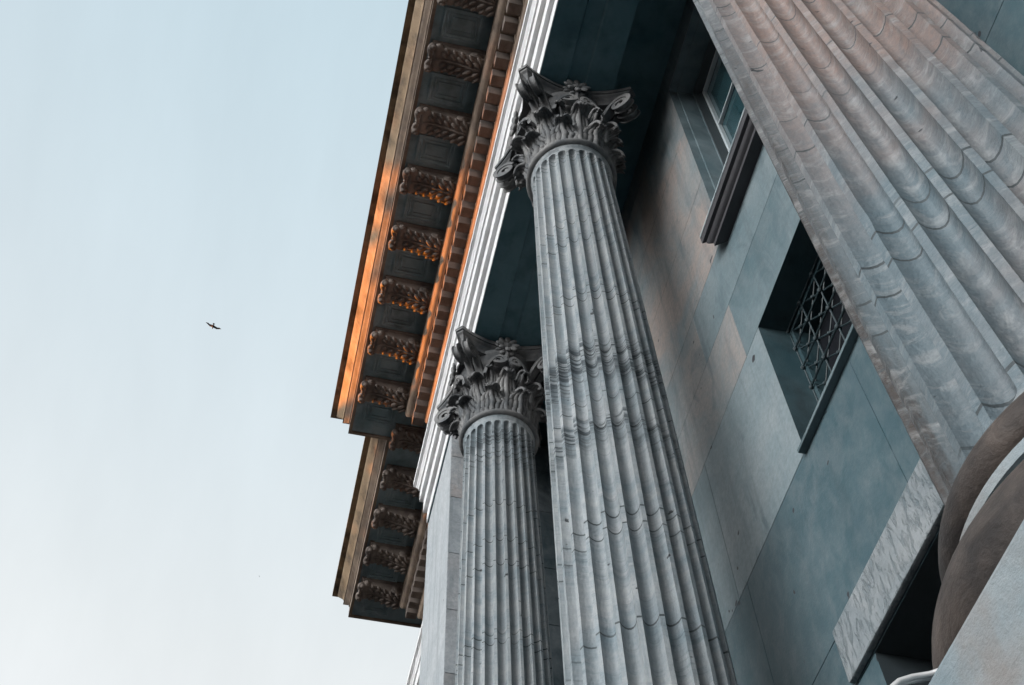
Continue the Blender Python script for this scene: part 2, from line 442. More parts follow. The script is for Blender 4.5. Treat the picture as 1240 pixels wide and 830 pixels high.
def blocks(rects, mp, tintf, gap=.0035, dep=.012):
    """ashlar faces with chamfered joints; rects (u0,u1,v0,v1); mp(u,v,d)->xyz (d = depth into the wall)"""
    bm = bmesh.new(); lay = bm.loops.layers.float_color.new('tint')
    for r in rects:
        u0, u1, v0, v1 = r
        tt = tintf(r)
        o = [(u0 + gap * .3, v0 + gap * .3), (u1 - gap * .3, v0 + gap * .3), (u1 - gap * .3, v1 - gap * .3), (u0 + gap * .3, v1 - gap * .3)]
        i_ = [(u0 + gap, v0 + gap), (u1 - gap, v0 + gap), (u1 - gap, v1 - gap), (u0 + gap, v1 - gap)]
        a = [bm.verts.new(mp(u, v, 0)) for u, v in i_]; b = [bm.verts.new(mp(u, v, dep)) for u, v in o]
        fs = [bm.faces.new(a)] + [bm.faces.new((a[k], b[k], b[(k + 1) % 4], a[(k + 1) % 4])) for k in range(4)]
        for f in fs:
            for l in f.loops: l[lay] = (*tt, 1)
    return bm

W1 = (2.07, 4.15, 9.43, 12.98)
W2 = (2.07, 4.15, 6.30, 7.86)
DOOR = (2.00, 4.20, 1.4, 4.59)
zl = [1.4, 2.55, 3.55, 4.59, 4.985, 6.30, 7.86, 8.66, 9.43, 10.6, 11.8, 12.98, Z_CEIL]
def cuts(v0, v1, k):
    """column edges for a course"""
    ed = [-4.0]
    xs = -4.0
    random.seed(100 + k)
    while xs < XE - 1.2:
        xs += random.uniform(1.7, 2.6); ed.append(xs)
    out = []
    ops = [o for o in (W1, W2, DOOR) if o[2] < v1 - .01 and o[3] > v0 + .01]
    if ops:
        a, b = ops[0][0], ops[0][1]
        ed = [e for e in ed if e < a - .35 or e > b + .35] + [a, b]
    if k == 6: ed = [e for e in ed if not (1.0 < e < 5.2)] + [1.45, 4.42]     # big lintel over the grille
    ed = sorted(ed)
    for e0, e1 in zip(ed[:-1], ed[1:]):
        if ops and e0 >= ops[0][0] - .01 and e1 <= ops[0][1] + .01: continue
        out.append((e0, e1, v0, v1))
    return out
rects = []
for k, (v0, v1) in enumerate(zip(zl[:-1], zl[1:])): rects += cuts(v0, v1, k)
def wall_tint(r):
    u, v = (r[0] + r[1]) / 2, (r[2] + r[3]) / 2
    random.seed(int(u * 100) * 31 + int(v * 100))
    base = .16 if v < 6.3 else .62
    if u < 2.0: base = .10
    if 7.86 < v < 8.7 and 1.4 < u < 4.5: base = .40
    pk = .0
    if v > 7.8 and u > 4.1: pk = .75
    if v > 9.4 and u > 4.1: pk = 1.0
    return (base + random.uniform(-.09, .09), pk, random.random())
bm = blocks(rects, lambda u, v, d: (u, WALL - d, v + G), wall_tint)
# backing leaf behind the joints (with the openings left out)
lay = bm.loops.layers.float_color['tint']
def back(u0, u1, v0, v1):
    f = bm.faces.new([bm.verts.new((u, WALL - .011, v + G)) for u, v in ((u0, v0), (u1, v0), (u1, v1), (u0, v1))])
    for l in f.loops: l[lay] = (0, 0, 0, 1)
back(-4, 2.0, 0, Z_CEIL); back(4.2, XE, 0, Z_CEIL); back(2.0, 4.2, 4.59, 6.30); back(2.0, 4.2, 7.86, 9.43); back(2.0, 4.2, 12.98, Z_CEIL)
back(2.0, 2.07, 6.3, 7.86); back(4.15, 4.2, 6.3, 7.86); back(2.0, 2.07, 9.43, 12.98); back(4.15, 4.2, 9.43, 12.98)
fixn(bm)
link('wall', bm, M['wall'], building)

def reveal(bm, o, d0, d1, inset0=0.0, inset1=0.0):
    a, b, c, d = o
    A = [(a + inset0, c + inset0), (b - inset0, c + inset0), (b - inset0, d - inset0), (a + inset0, d - inset0)]
    B = [(a + inset1, c + inset1), (b - inset1, c + inset1), (b - inset1, d - inset1), (a + inset1, d - inset1)]
    grid(bm, [[(u, WALL - d0, v + G) for u, v in A], [(u, WALL - d1, v + G) for u, v in B]], True)

# upper window
win = empty('window', Vector((3.11, WALL, W1[2] + G)) - shift_of(building), building)
win['label'] = 'tall sash window under the portico ceiling'
bm = bmesh.new()
for d0, d1, i0, i1 in ((0, .09, 0, 0), (.09, .09, 0, .018), (.09, .27, .018, .018), (.27, .275, .018, .05)): reveal(bm, W1, d0, d1, i0, i1)
bmesh.ops.remove_doubles(bm, verts=bm.verts, dist=1e-5); fixn(bm)
link('reveal', bm, M['frame'], win)
bm = bmesh.new()
for d0, d1, i0, i1 in ((.275, .255, .05, .05), (.255, .255, .05, .065), (.255, .31, .065, .078), (.31, .36, .078, .09)): reveal(bm, W1, d0, d1, i0, i1)
bmesh.ops.remove_doubles(bm, verts=bm.verts, dist=1e-5); fixn(bm)
link('frame', bm, M['wood'], win)
a, b, c, d = W1[0] + .09, W1[1] - .09, W1[2] + .09, W1[3] - .09
yg = WALL - .37
bm = bmesh.new()
for q in ((a, a + .028, c, d), (b - .028, b, c, d)): box(bm, q[0], q[1], yg - .02, yg + .025, q[2] + G, q[3] + G, .004)
for q in (c, d - .03): box(bm, a + .0285, b - .0285, yg - .02, yg + .025, q + G, q + .03 + G, .004)
link('sash', bm, M['sash'], win)
bm = bmesh.new()
rowsz = [10.70, 11.90]
for z_ in rowsz: box(bm, a + .029, b - .029, yg - .015, yg + .018, z_ - .014 + G, z_ + .014 + G, .004)
for k in (1,):
    xx = a + (b - a) * k / 2
    for z0, z1 in zip([c + .03] + [q + .0145 for q in rowsz], [q - .0145 for q in rowsz] + [d - .03]):
        box(bm, xx - .012, xx + .012, yg - .015, yg + .016, z0 + G, z1 + G, .003)
link('glazing_bars', bm, M['sash'], win)
bm = bmesh.new(); box(bm, a + .01, b - .01, yg - .028, yg - .022, c + .01 + G, d - .01 + G)
link('pane', bm, M['glass'], win)
bm = bmesh.new(); box(bm, W1[0] - .1, W1[1] + .1, WALL - 1.2, WALL - .42, W1[2] - .1 + G, W1[3] + .1 + G); fixn(bm)
link('room_dark_box', bm, M['dark'], win)  # solid dark block standing in for the unlit room
bm = bmesh.new()
ps = [(0, 9.225), (.10, 9.225), (.10, 9.275)] + arc((.10, 9.28), (.145, 9.335), 'ovolo', 5) + [(.175, 9.34), (.175, 9.432), (0, 9.44)]
x0s, x1s = 1.985, 4.235
rows = []
for p, z in ps: rows.append([(x0s + .12 - p * .7, WALL + p, z + G), (x1s - .12 + p * .7, WALL + p, z + G)])
vs = grid(bm, rows)
bm.faces.new([r[0] for r in vs]); bm.faces.new([r[1] for r in reversed(vs)])
fixn(bm); sill = link('sill', bm, M['darksill'], win)
bm = bmesh.new(); box(bm, x0s - .01, x1s + .004, WALL + .02, WALL + .178, 9.443 + G, 9.475 + G, .004)
link('sill_slab', bm, M['sill'], win)

# lower window with a lattice grille
win2 = empty('window', Vector((3.11, WALL, W2[2] + G)) - shift_of(building), building)
win2['label'] = 'small dark window closed by an iron lattice grille'
bm = bmesh.new()
reveal(bm, W2, 0, .24, 0, .02); reveal(bm, W2, .24, .24, .02, .06); reveal(bm, W2, .24, .42, .06, .06)
bmesh.ops.remove_doubles(bm, verts=bm.verts, dist=1e-5); fixn(bm); link('reveal', bm, M['reveal'], win2)
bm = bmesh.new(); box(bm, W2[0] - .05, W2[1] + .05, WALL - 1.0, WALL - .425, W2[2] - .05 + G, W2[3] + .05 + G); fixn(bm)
link('room_dark_box', bm, M['dark'], win2)  # dark block painted in place of the room's darkness
bm = bmesh.new()
ga, gb, gc, gd = W2[0] + .02, W2[1] - .02, W2[2] + .02, W2[3] - .02
nx, nz = 8, 6
sx, sz = (gb - ga) / nx, (gd - gc) / nz
yb = WALL - .235
def bar(p, q, r, yo):
    tube(bm, [(p[0], yb + yo, p[1] + G), (q[0], yb + yo, q[1] + G)], r, 6)
for i in range(nx + 1): bar((ga + i * sx, gc), (ga + i * sx, gd), .007, 0)
for j in range(nz + 1): bar((ga, gc + j * sz), (gb, gc + j * sz), .009, .012)
for i in range(nx):
    for j in range(nz):
        p = (ga + i * sx, gc + j * sz); q = (p[0] + sx, p[1] + sz)
        bar(p, q, .0065, -.012); bar((q[0], p[1]), (p[0], q[1]), .0065, -.02)
for i in range(nx + 1):
    for j in range(nz + 1):
        blob(bm, (ga + i * sx, yb + .012, gc + j * sz + G), (.024, .016, .024), None, 8, 6)
for i in range(nx):
    for j in range(nz):
        blob(bm, (ga + (i + .5) * sx, yb - .01, gc + (j + .5) * sz + G), (.017, .012, .017), None, 8, 6)
fixn(bm); link('grille', bm, M['iron'], win2)
bm = bmesh.new(); box(bm, W2[0] - .0, W2[1] + .004, WALL + .002, WALL + .055, W2[2] - .032 + G, W2[2] + G, .005)
link('sill', bm, M['frame'], win2)

# door
door = empty('door', Vector((3.1, WALL, 1.5 + G)) - shift_of(building), building)
bm = bmesh.new(); box(bm, 1.74, 4.46, WALL + .002, WALL + .045, 4.60 + G, 4.98 + G, .012)
link('lintel', bm, M['lintel'], door)
bm = bmesh.new()
reveal(bm, DOOR, 0, .55)
fixn(bm); link('reveal', bm, M['wood'], door)
bm = bmesh.new()
box(bm, 2.0, 4.2, WALL - .62, WALL - .55, 1.4 + G, 4.59 + G)
for px0, px1 in ((2.12, 2.98), (3.22, 4.08)):
    for pz0, pz1 in ((1.7, 2.5), (2.65, 3.5), (3.65, 4.45)): box(bm, px0, px1, WALL - .549, WALL - .53, pz0 + G, pz1 + G, .012)
link('door_leaf', bm, M['bronze'], door)
bm = bmesh.new()
for s in (-1, 1): tube(bm, [(3.1 + s * .08, WALL - .53, 2.45 + G), (3.1 + s * .08, WALL - .46, 2.5 + G), (3.1 + s * .08, WALL - .46, 2.75 + G), (3.1 + s * .08, WALL - .53, 2.8 + G)], .014)
link('handle', bm, M['bronze'], door)

# end pier: front face and stone-coursed side
pzl = [1.4, 2.4, 3.3, 4.2, 5.1, 6.0, 6.9, 7.8, 8.7, 9.6, 10.5, 11.5, 12.3, Z_ARCH - .003]
PX0, PX1, PY = 9.11, XE + .0, YF - .045
prects = [(PX0, PX1, pzl[0], 5.6), (PX0, PX1, 5.6, 9.2), (PX0, PX1, 9.2, pzl[-1])]
bm = blocks(prects, lambda u, v, d: (u, PY - d, v + G), lambda r: (random.uniform(.55, .72), 0, 0), .002)
sr = []
for k, (v0, v1) in enumerate(zip(pzl[:-1], pzl[1:])):
    m = random.choice((-.35, -.6, -.9)); 
    sr += [(WALL + .0, PY + m, v0, v1), (PY + m, PY, v0, v1)]
def side_tint(r):  # inner blocks take the darkest tone: shade near the wall painted in
    random.seed(int(r[2] * 77 + r[0] * 13)); return (random.uniform(.25, .6), random.choice((0, .2, .8)), 0) if r[1] > -1.7 else (0, 0, 0)
bm2 = blocks(sr, lambda u, v, d: (PX0 + d, u, v + G), side_tint, .006)
me = bpy.data.meshes.new('tmp'); bm2.to_mesh(me); bm2.free(); bm.from_mesh(me); bpy.data.meshes.remove(me)
box(bm, PX0 + .011, PX1, WALL - .3, PY - .011, 1.4 + G, Z_ARCH - .004 + G)
fixn(bm)
link('pier', bm, M['pier'], building)
# wing wall beyond, podium, roof
bm = bmesh.new(); box(bm, XE + .002, XE2 - .02, -12, YF - SET - .02, 0, Z_ARCH - .004 + G); box(bm, -5, XE + .001, -12, WALL - 1.3, 0, 13.4 + G)
link('wing_wall', bm, M['dark_stone'], building)
bm = bmesh.new(); box(bm, -5, XE + .05, WALL - 1.2, -1.2, 0, 1.4 + G, .02); box(bm, -5, XE + .15, -1.199, -1.05, 0, .5, .02)
link('podium', bm, M['plinth'], building)
bm = bmesh.new(); box(bm, -5, XE2 - .2, -12, YF - .7, 17.2 + G, 17.8 + G)
link('roof', bm, M['roof'], building)

# ------------------------------------------------------------------ columns
Z_SH0, Z_SH1 = 2.26, 11.43
def shaft_r(z):
    t = (z - Z_SH0) / (Z_SH1 - Z_SH0)
    r = .478 - .076 * (t ** 1.7)
    if t < .012: r += .03 * (1 - t / .012) ** 2
    if t > .99: r += .018 * ((t - .99) / .01) ** 2
    return r

def shaft_bm():
    bm = bmesh.new()
    NF = 24; K = 9
    zs = [Z_SH0, Z_SH0 + .012]
    z0f, z1f = Z_SH0 + .025, Z_SH1 - .09
    e = .052
    ends = [0, .04, .12, .25, .42, .62, .82, 1.0]
    zs += [z0f + e * q for q in ends]
    n = 170
    zs += [z0f + e + (z1f - z0f - 2 * e) * i / n for i in range(1, n)]
    zs += [z1f - e * q for q in reversed(ends)]
    zs += [Z_SH1 - .06, Z_SH1 - .03, Z_SH1]
    rows = []
    pitch = 2 * PI / NF
    for z in zs:
        r = shaft_r(z); row = []
        half = .385 * pitch            # flute half width (angle)
        if z <= z0f or z >= z1f: f = 0.0
        else:
            q = min((z - z0f) / e, (z1f - z) / e, 1.0); f = math.sqrt(max(0, 1 - (1 - q) ** 2))
        for k in range(NF):
            a0 = k * pitch
            row.append((a0 - pitch / 2, 0))
            for j in range(K):
                s = -math.cos(PI * j / (K - 1))
                wdt = half * max(f, .0015)
                dep = r * half * 1.45 * f * math.sqrt(max(0, 1 - s * s))
                row.append((a0 + wdt * s, dep))
        if f == 1.0:               # chipped and worn arrises
            for q, (t_, d_) in enumerate(row):
                if q % (K + 1) in (0, 1, K):
                    v = mnoise.noise((t_ * 9.0, z * 5.5, 3.1)) + .5 * mnoise.noise((t_ * 25.0, z * 17.0, 8.4))
                    row[q] = (t_, d_ + (max(0, v - .46) * .017 if q % (K + 1) else max(0, v - .62) * .014))
        rows.append([((r - d) * math.cos(t), (r - d) * math.sin(t), z) for t, d in row])
    grid(bm, rows, True)
    # vertical edges between fillets and flutes stay crisp: only the flute bottoms are smooth
    nper = K + 1
    fixn(bm)
    for f in bm.faces: f.smooth = True
    return bm, nper

def leaf_bm(h, w0, r0, r1, curl, lobes=4):
    """acanthus leaf standing on the bell in the local +x direction, foot at z=0"""
    bm = bmesh.new()
    ns, nt = 44, 22
    rows = []
    for i in range(ns + 1):
        s = i / ns
        # spine: up the bell, then rolling outwards and down
        k = .70
        if s < k:
            q = s / k
            rr = r0 + (r1 - r0) * q ** 2; z = h * .92 * q; nr, nz = 1, -.25 * q
        else:
            q = (s - k) / (1 - k); a = q * PI * 1.15
            rr = r1 + curl * (1 - math.cos(a)); z = h * .92 + curl * .95 * math.sin(a)
            nr, nz = math.cos(a), -math.sin(a)
        # width with lobes and teeth
        env = (.62 + .38 * math.sin(PI * min(1, s * 1.15 + .15))) * (1 - max(0, (s - .72) / .28) ** 2 * .72)
        ph = s * lobes
        lob = abs(math.sin(PI * (ph % 1.0))) ** .45
        tooth = abs(math.sin(PI * ((ph * 3) % 1.0))) ** .6
        w = w0 * env * (.70 + .24 * lob + .08 * tooth)
        row = []
        for j in range(-nt // 2, nt // 2 + 1):
            t = j / (nt / 2)
            y = w * t
            ridge = .013 * math.cos(t * PI * 5.0 + 1.2 * math.sin(ph * PI)) * (1 - .3 * abs(t)) 
            rib = .024 * math.exp(-(t / .12) ** 2)
            cup = -.030 * t * t + .028 * abs(t) ** 4 * lob
            o = ridge + rib + cup
            row.append((rr + nr * o - (y * y) / (2 * max(.2, rr)) * .9, y, z + nz * o - .05 * abs(t) * h * .55 * (s > .0) * s + .035 * abs(t) * (ph % 1.0) * h))
        rows.append(row)
    grid(bm, rows); fixn(bm)
    for f in bm.faces: f.smooth = True
    return bm

def spiral_strap(path, width, thick, mapf):
    """ribbon with raised edges swept along a 2D path; mapf(a,b,c)->xyz, c across"""
    bm = bmesh.new(); rows = []
    n = len(path)
    for i, (a, b, sc) in enumerate(path):
        a0, b0, _ = path[max(0, i - 1)]; a1, b1, _ = path[min(n - 1, i + 1)]
        tx, tz = a1 - a0, b1 - b0; l = math.hypot(tx, tz) or 1
        nx_, nz_ = -tz / l, tx / l
        hw, th = width / 2 * (.35 + .65 * sc), thick * (.45 + .55 * sc)
        sec = [(-hw, -th * .5), (-hw, th * .6), (-hw * .72, th * .6), (-hw * .55, th * .15), (0, th * .05), (hw * .55, th * .15), (hw * .72, th * .6), (hw, th * .6), (hw, -th * .5)]
        rows.append([mapf(a + nx_ * v, b + nz_ * v, u) for u, v in sec])
    vs = grid(bm, rows, True)
    bm.faces.new(vs[0]); bm.faces.new(list(reversed(vs[-1])))
    fixn(bm)
    return bm

def scroll_path(start, ctrl, centre, r0, turns, a_start, direction):
    pts = []
    p2 = (centre[0] + r0 * math.cos(a_start), centre[1] + r0 * math.sin(a_start))
    for i in range(16):
        t = i / 16
        pts.append(tuple((1 - t) ** 2 * start[k] + 2 * t * (1 - t) * ctrl[k] + t * t * p2[k] for k in (0, 1)) + (1.0,))
    n = 44
    for i in range(n + 1):
        t = i / n; a = a_start + direction * t * turns * 2 * PI; r = r0 * (1 - .86 * t)
        pts.append((centre[0] + r * math.cos(a), centre[1] + r * math.sin(a), 1 - .6 * t))
    return pts

def fleuron_bm():
    bm = bmesh.new()
    # flower facing local +x
    for k in range(8):
        a = 2 * PI * k / 8
        rot = Matrix.Rotation(a, 3, 'X') @ Matrix.Rotation(R(16), 3, 'Y')
        blob(bm, rot @ Vector((.015, 0, .10)), (.024, .040, .062), rot, 9, 7)
        rot2 = Matrix.Rotation(a + PI / 8, 3, 'X')
        blob(bm, rot2 @ Vector((-.012, 0, .105)), (.018, .03, .05), rot2, 8, 6)
    blob(bm, (.035, 0, 0), (.03, .045, .045), None, 12, 8)
    for k in range(10):
        a = 2 * PI * k / 10
        blob(bm, (.05, .034 * math.cos(a), .034 * math.sin(a)), (.012, .011, .011), None, 6, 5)
    # stem and calyx below
    tube(bm, [(-.03, 0, -.34), (-.03, 0, -.25), (-.02, 0, -.16), (0, 0, -.06)], lambda t: .022 + .03 * t * t, 8)
    for s in (-1, 1): blob(bm, (.0, s * .05, -.13), (.03, .045, .03), Matrix.Rotation(s * R(-30), 3, 'X'), 8, 6)
    fixn(bm)
    return bm

def abacus_bm():
    """square slab with four concave sides and cut horns, moulded edge"""
    bm = bmesh.new()
    A, mid, cut = .645, .50, .06
    def outline(off):
        pts = []
        for q in range(4):
            rot = q * PI / 2
            n = 18
            for i in range(n + 1):
                t = -1 + 2 * i / n
                yy = (A - cut) * t
                xx = mid + (A + cut * .2 - mid) * (abs(t) ** 2.0)
                xx -= off; yy = yy * (1 - off * .6)
                pts.append((xx * math.cos(rot) - yy * math.sin(rot), xx * math.sin(rot) + yy * math.cos(rot)))
        return pts
    prof = [(.14, 0), (.09, .0), (.085, .045), (.078, .06), (.05, .105), (.024, .125), (.018, .135), (.018, .15), (.0, .152), (-.006, .19), (.004, .226), (.02, .236)]
    rows = [[(x, y, z) for x, y in outline(o)] for o, z in prof]
    vs = grid(bm, rows, True)
    bm.faces.new(vs[-1]); bm.faces.new(list(reversed(vs[0])))
    fixn(bm)
    return bm

def build_column(x):
    root = empty('column', (x, YC, 1.5 + G))
    bm, nper = shaft_bm(); bmesh.ops.translate(bm, verts=bm.verts, vec=(0, 0, -1.5))
    sh = link('shaft', bm, M['column'], root, local=True)
    # crisp arrises
    me = sh.data
    shp = [False] * len(me.edges)
    nv = 24 * nper
    for e in me.edges:
        a, b = e.vertices
        if abs(a - b) == nv and (a % nper) in (1, nper - 1): shp[e.index] = True
    for e, v in zip(me.edges, shp): e.use_edge_sharp = v
    # base ---------------------------------------------------------------
    base = empty('base', (0, 0, 0), root)
    bm = bmesh.new(); box(bm, -.725, .725, -.725, .725, -.099, .214, .012)
    link('plinth', bm, M['plinth'], base, local=True)
    def torus(zc, Rm, rz, n=16):
        return [(Rm + rz * math.cos(a), zc + rz * math.sin(a)) for a in [-PI / 2 + PI * i / n for i in range(n + 1)]]
    z = lambda q: q - 1.5
    bm = bmesh.new(); lathe(bm, [(.45, z(1.716))] + torus(z(1.86), .54, .143) + [(.45, z(2.003))])
    fixn(bm); link('lower_torus', bm, M['base'], base, smooth=True, local=True)
    bm = bmesh.new(); lathe(bm, [(.45, z(1.998)), (.575, z(2.0)), (.575, z(2.01)), (.52, z(2.012)), (.495, z(2.022)), (.488, z(2.04)), (.505, z(2.058)), (.545, z(2.066)), (.562, z(2.068)), (.562, z(2.100)), (.45, z(2.102))])
    fixn(bm); link('scotia', bm, M['plinth'], base, smooth=False, local=True)
    bm = bmesh.new(); lathe(bm, [(.45, z(2.098))] + torus(z(2.168), .505, .07) + [(.50, z(2.239)), (.50, z(2.264)), (.45, z(2.266))])
    fixn(bm); link('upper_torus', bm, M['base'], base, smooth=True, local=True)
    # capital --------------------------------------------------------------
    cap = empty('capital', (0, 0, Z_SH1 - 1.5), root)
    H = Z_ARCH - Z_SH1
    bm = bmesh.new(); lathe(bm, [(.36, -.004)] + [(.418 + .048 * math.cos(a), .034 + .038 * math.sin(a)) for a in [-PI / 2 + PI * i / 12 for i in range(13)]] + [(.405, .076), (.36, .08)])
    fixn(bm); link('astragal', bm, M['capital'], cap, smooth=True, local=True)
    bm = bmesh.new(); lathe(bm, [(.385, .07), (.375, .3), (.38, .6), (.40, .85), (.44, 1.05), (.50, 1.18), (.52, 1.205), (.52, 1.235), (.40, 1.25)])
    fixn(bm); link('bell', bm, M['capital'], cap, smooth=True, local=True)
    bm = abacus_bm(); ab = link('abacus', bm, M['capital'], cap, local=True); ab.location = (0, 0, H - .239)
    def ring(name, bm, angles, z, mat=M['capital'], solid=0.0, rad=0.0):
        first = None
        for a in angles:
            if first is None:
                o = first = link(name, bm, mat, cap, local=True)
                if solid:
                    md = o.modifiers.new('thickness', 'SOLIDIFY'); md.thickness = solid; md.offset = -1
            else:
                o = first.copy(); C.objects.link(o); o.parent = cap
            o.location = (rad * math.cos(a), rad * math.sin(a), z); o.rotation_euler = (0, 0, a)
    ring('acanthus_leaf', leaf_bm(.36, .16, .405, .445, .062), [PI / 8 + k * PI / 4 for k in range(8)], .075, solid=.02)
    ring('acanthus_leaf', leaf_bm(.64, .155, .392, .455, .078), [k * PI / 4 for k in range(8)], .075, solid=.02)
    ring('calyx_leaf', leaf_bm(.24, .085, .41, .49, .045, 3), [PI / 8 + k * PI / 4 for k in range(8)], .56, solid=.016)
    # corner volutes
    vp = scroll_path((.42, .62), (.50, 1.02), (.735, 1.01), .125, 2.0, PI * .62, -1)
    for off in (-.055, .055):
        bm = spiral_strap(vp, .085, .05, lambda a, b, c: (a, c, b))
        ring_angles = [PI / 4 + k * PI / 2 for k in range(4)]
        first = None
        for a in ring_angles:
            if first is None: o = first = link('volute', bm, M['capital'], cap, local=True)
            else: o = first.copy(); C.objects.link(o); o.parent = cap
            o.rotation_euler = (0, 0, a + off * .9)
            o.location = (-off * .55 * math.sin(a), off * .55 * math.cos(a), .0)
    # inner helices rolling together under each flower
    for sgn in (-1, 1):
        hp = scroll_path((.26, .70), (.22, 1.0), (.10, .97), .082, 1.8, PI * .55, 1)
        bm = spiral_strap(hp, .07, .035, lambda a, b, c, s=sgn: ((.50 + c + .02) * math.cos(s * a / .5) , (.50 + c + .02) * math.sin(s * a / .5), b))
        ring('helix', bm, [k * PI / 2 for k in range(4)], 0)
    ring('fleuron', fleuron_bm(), [k * PI / 2 for k in range(4)], H - .135, rad=.525)
    return root

col1 = build_column(X1)
tag(col1, 'nearest fluted column, cut by the right edge, on brown moulded base rings', 'column', 'fluted corinthian columns', kind='thing')
col2 = copy_tree(col1); col2.location.x = X1 + DX
tag(col2, 'middle fluted column seen whole to its leafy capital, dark cracked band halfway up', 'column', 'fluted corinthian columns', kind='thing')
col3 = copy_tree(col1); col3.location.x = X1 + 2 * DX
tag(col3, 'farthest and smallest fluted column, standing beside the pale end pier', 'column', 'fluted corinthian columns', kind='thing')

# ------------------------------------------------------------------ cable over the edge of the nearest plinth
bm = bmesh.new()
cp = [(1.50, -1.40, 1.735), (1.55, -1.36, 1.735), (1.59, -1.32, 1.738), (1.621, -1.285, 1.739), (1.632, -1.25, 1.735), (1.637, -1.22, 1.723), (1.65, -1.19, 1.700), (1.654, -1.175, 1.64), (1.66, -1.172, 1.55), (1.665, -1.171, 1.42), (1.66, -1.17, 1.0), (1.66, -1.17, .2), (1.66, -1.17, -1.0)]
for k in range(2):
    tube(bm, [(x + .013 * k, y - .004 * k, z + G + .003 * k - .006) for x, y, z in cp], .0065, 10)
fixn(bm)
cb = link('cable', bm, M['rail'], smooth=True); tag(cb, 'pale twin cable bent over the edge of the nearest column plinth', 'cable', kind='thing')
# ------------------------------------------------------------------ ground
bm = bmesh.new(); bmesh.ops.create_grid(bm, x_segments=1, y_segments=1, size=1500)
g = link('ground', bm, M['paving']); tag(g, kind='structure')

# ------------------------------------------------------------------ camera
cam_d = bpy.data.cameras.new('camera'); cam = bpy.data.objects.new('camera', cam_d); C.objects.link(cam)
F, PITCH, ROLL, HEAD = 1476.7, R(58.3485), R(-2.4481), R(-15.1161)
fw = Vector((math.cos(PITCH) * math.cos(HEAD), math.cos(PITCH) * math.sin(HEAD), math.sin(PITCH)))
r_ = fw.cross(Vector((0, 0, 1))).normalized(); u_ = r_.cross(fw)
r2 = r_ * math.cos(ROLL) + u_ * math.sin(ROLL); u2 = -r_ * math.sin(ROLL) + u_ * math.cos(ROLL)
cam.matrix_world = Matrix(((r2.x, u2.x, -fw.x, 0), (r2.y, u2.y, -fw.y, 0), (r2.z, u2.z, -fw.z, G), (0, 0, 0, 1)))
cam_d.sensor_width = 36; cam_d.lens = F / 1240 * 36
cam_d.clip_start = .05; cam_d.clip_end = 5000
bpy.context.scene.camera = cam

# ------------------------------------------------------------------ birds
def bird_bm():
    """gliding bird: x = right wing, y = forward, z = up; 1 unit = wing span"""
    bm = bmesh.new()
    rows = []
    for y, r in ((-.13, .012), (-.08, .03), (-.02, .042), (.05, .043), (.10, .032), (.13, .026), (.155, .024), (.175, .012), (.195, .003)):
        rows.append([(r * math.cos(2 * PI * k / 10), y, r * .9 * math.sin(2 * PI * k / 10)) for k in range(10)])
    vs = grid(bm, rows, True); bm.faces.new(vs[0]); bm.faces.new(list(reversed(vs[-1])))
    for s in (-1, 1):
        rows = []
        for i in range(11):
            t = i / 10
            x = s * (.0 + .5 * t)
            lead = .085 + .07 * math.sin(min(1, t * 1.6) * PI * .6) - .34 * max(0, t - .45) ** 1.2
            ch = .20 * (1 - .30 * t) * (1 - max(0, (t - .6) / .4) ** 2 * .85)
            z = .012 + .03 * t + .06 * math.sin(t * PI)
            th = .016 * (1 - .7 * t)
            rows.append([(x, lead, z), (x, lead - ch * .35, z + th), (x, lead - ch, z), (x, lead - ch * .35, z - th)])
        vs = grid(bm, rows, True); bm.faces.new(vs[0]); bm.faces.new(vs[-1])
    rows = []
    for i in range(5):
        t = i / 4; w = .022 + .055 * t; y = -.10 - .13 * t
        rows.append([(-w, y, .006), (w, y, .006), (w, y, -.006), (-w, y, -.006)])
    vs = grid(bm, rows, True); bm.faces.new(vs[0]); bm.faces.new(vs[-1])
    fixn(bm)
    return bm
def pix_dir(px, py): return (fw + r2 * ((px - 620) / F) - u2 * ((py - 415) / F))
def make_bird(px, py, dist, span, ang, mesh=None):
    if mesh is None:
        o = link('bird', bird_bm(), M['bird'], local=True, smooth=True)
        md = o.modifiers.new('join', 'REMESH'); md.mode = 'VOXEL'; md.voxel_size = .007
    else:
        o = mesh.copy(); C.objects.link(o)
    o.location = Vector((0, 0, G)) + pix_dir(px, py) * dist
    xa = (r2 * math.cos(ang) - u2 * math.sin(ang)).normalized()
    up = Vector((0, 0, 1)); za = (up - xa * up.dot(xa)).normalized(); ya = za.cross(xa)
    o.rotation_euler = Matrix((xa, ya, za)).transposed().to_euler()
    o.scale = (span,) * 3
    return o
b0 = make_bird(258, 395.5, 62, .86, R(24))
tag(b0, 'dark bird gliding with spread wings in the open sky left of the cornice', 'bird', 'birds in the sky')
b1 = make_bird(314, 698, 210, .36, R(60), b0)
tag(b1, 'tiny dark bird low in the pale sky, a mere speck far below the gliding bird', 'bird', 'birds in the sky')

# ------------------------------------------------------------------ light
BLDG_H = 23.6  # set so the added building shades everything below the cornice
TREES = [(31, -1.7, 34, 5.2, 18000, 'unseen tallest leafy tree added across the square to shade the near cornice'),
         (30, -13.4, 30, 4.6, 13000, 'unseen thin crowned tree added across the square to shade the far cornice')]
SUN_AZ, SUN_EL = R(47), R(13)      # azimuth from +X towards +Y
sd = bpy.data.lights.new('sun', 'SUN'); so = bpy.data.objects.new('sun', sd); C.objects.link(so)
sd.energy = 5.0; sd.angle = R(.5); sd.color = (1.0, .275, .008)
dirv = Vector((math.cos(SUN_EL) * math.cos(SUN_AZ), math.cos(SUN_EL) * math.sin(SUN_AZ), math.sin(SUN_EL)))
so.rotation_euler = dirv.to_track_quat('Z', 'Y').to_euler(); so.location = dirv * 60

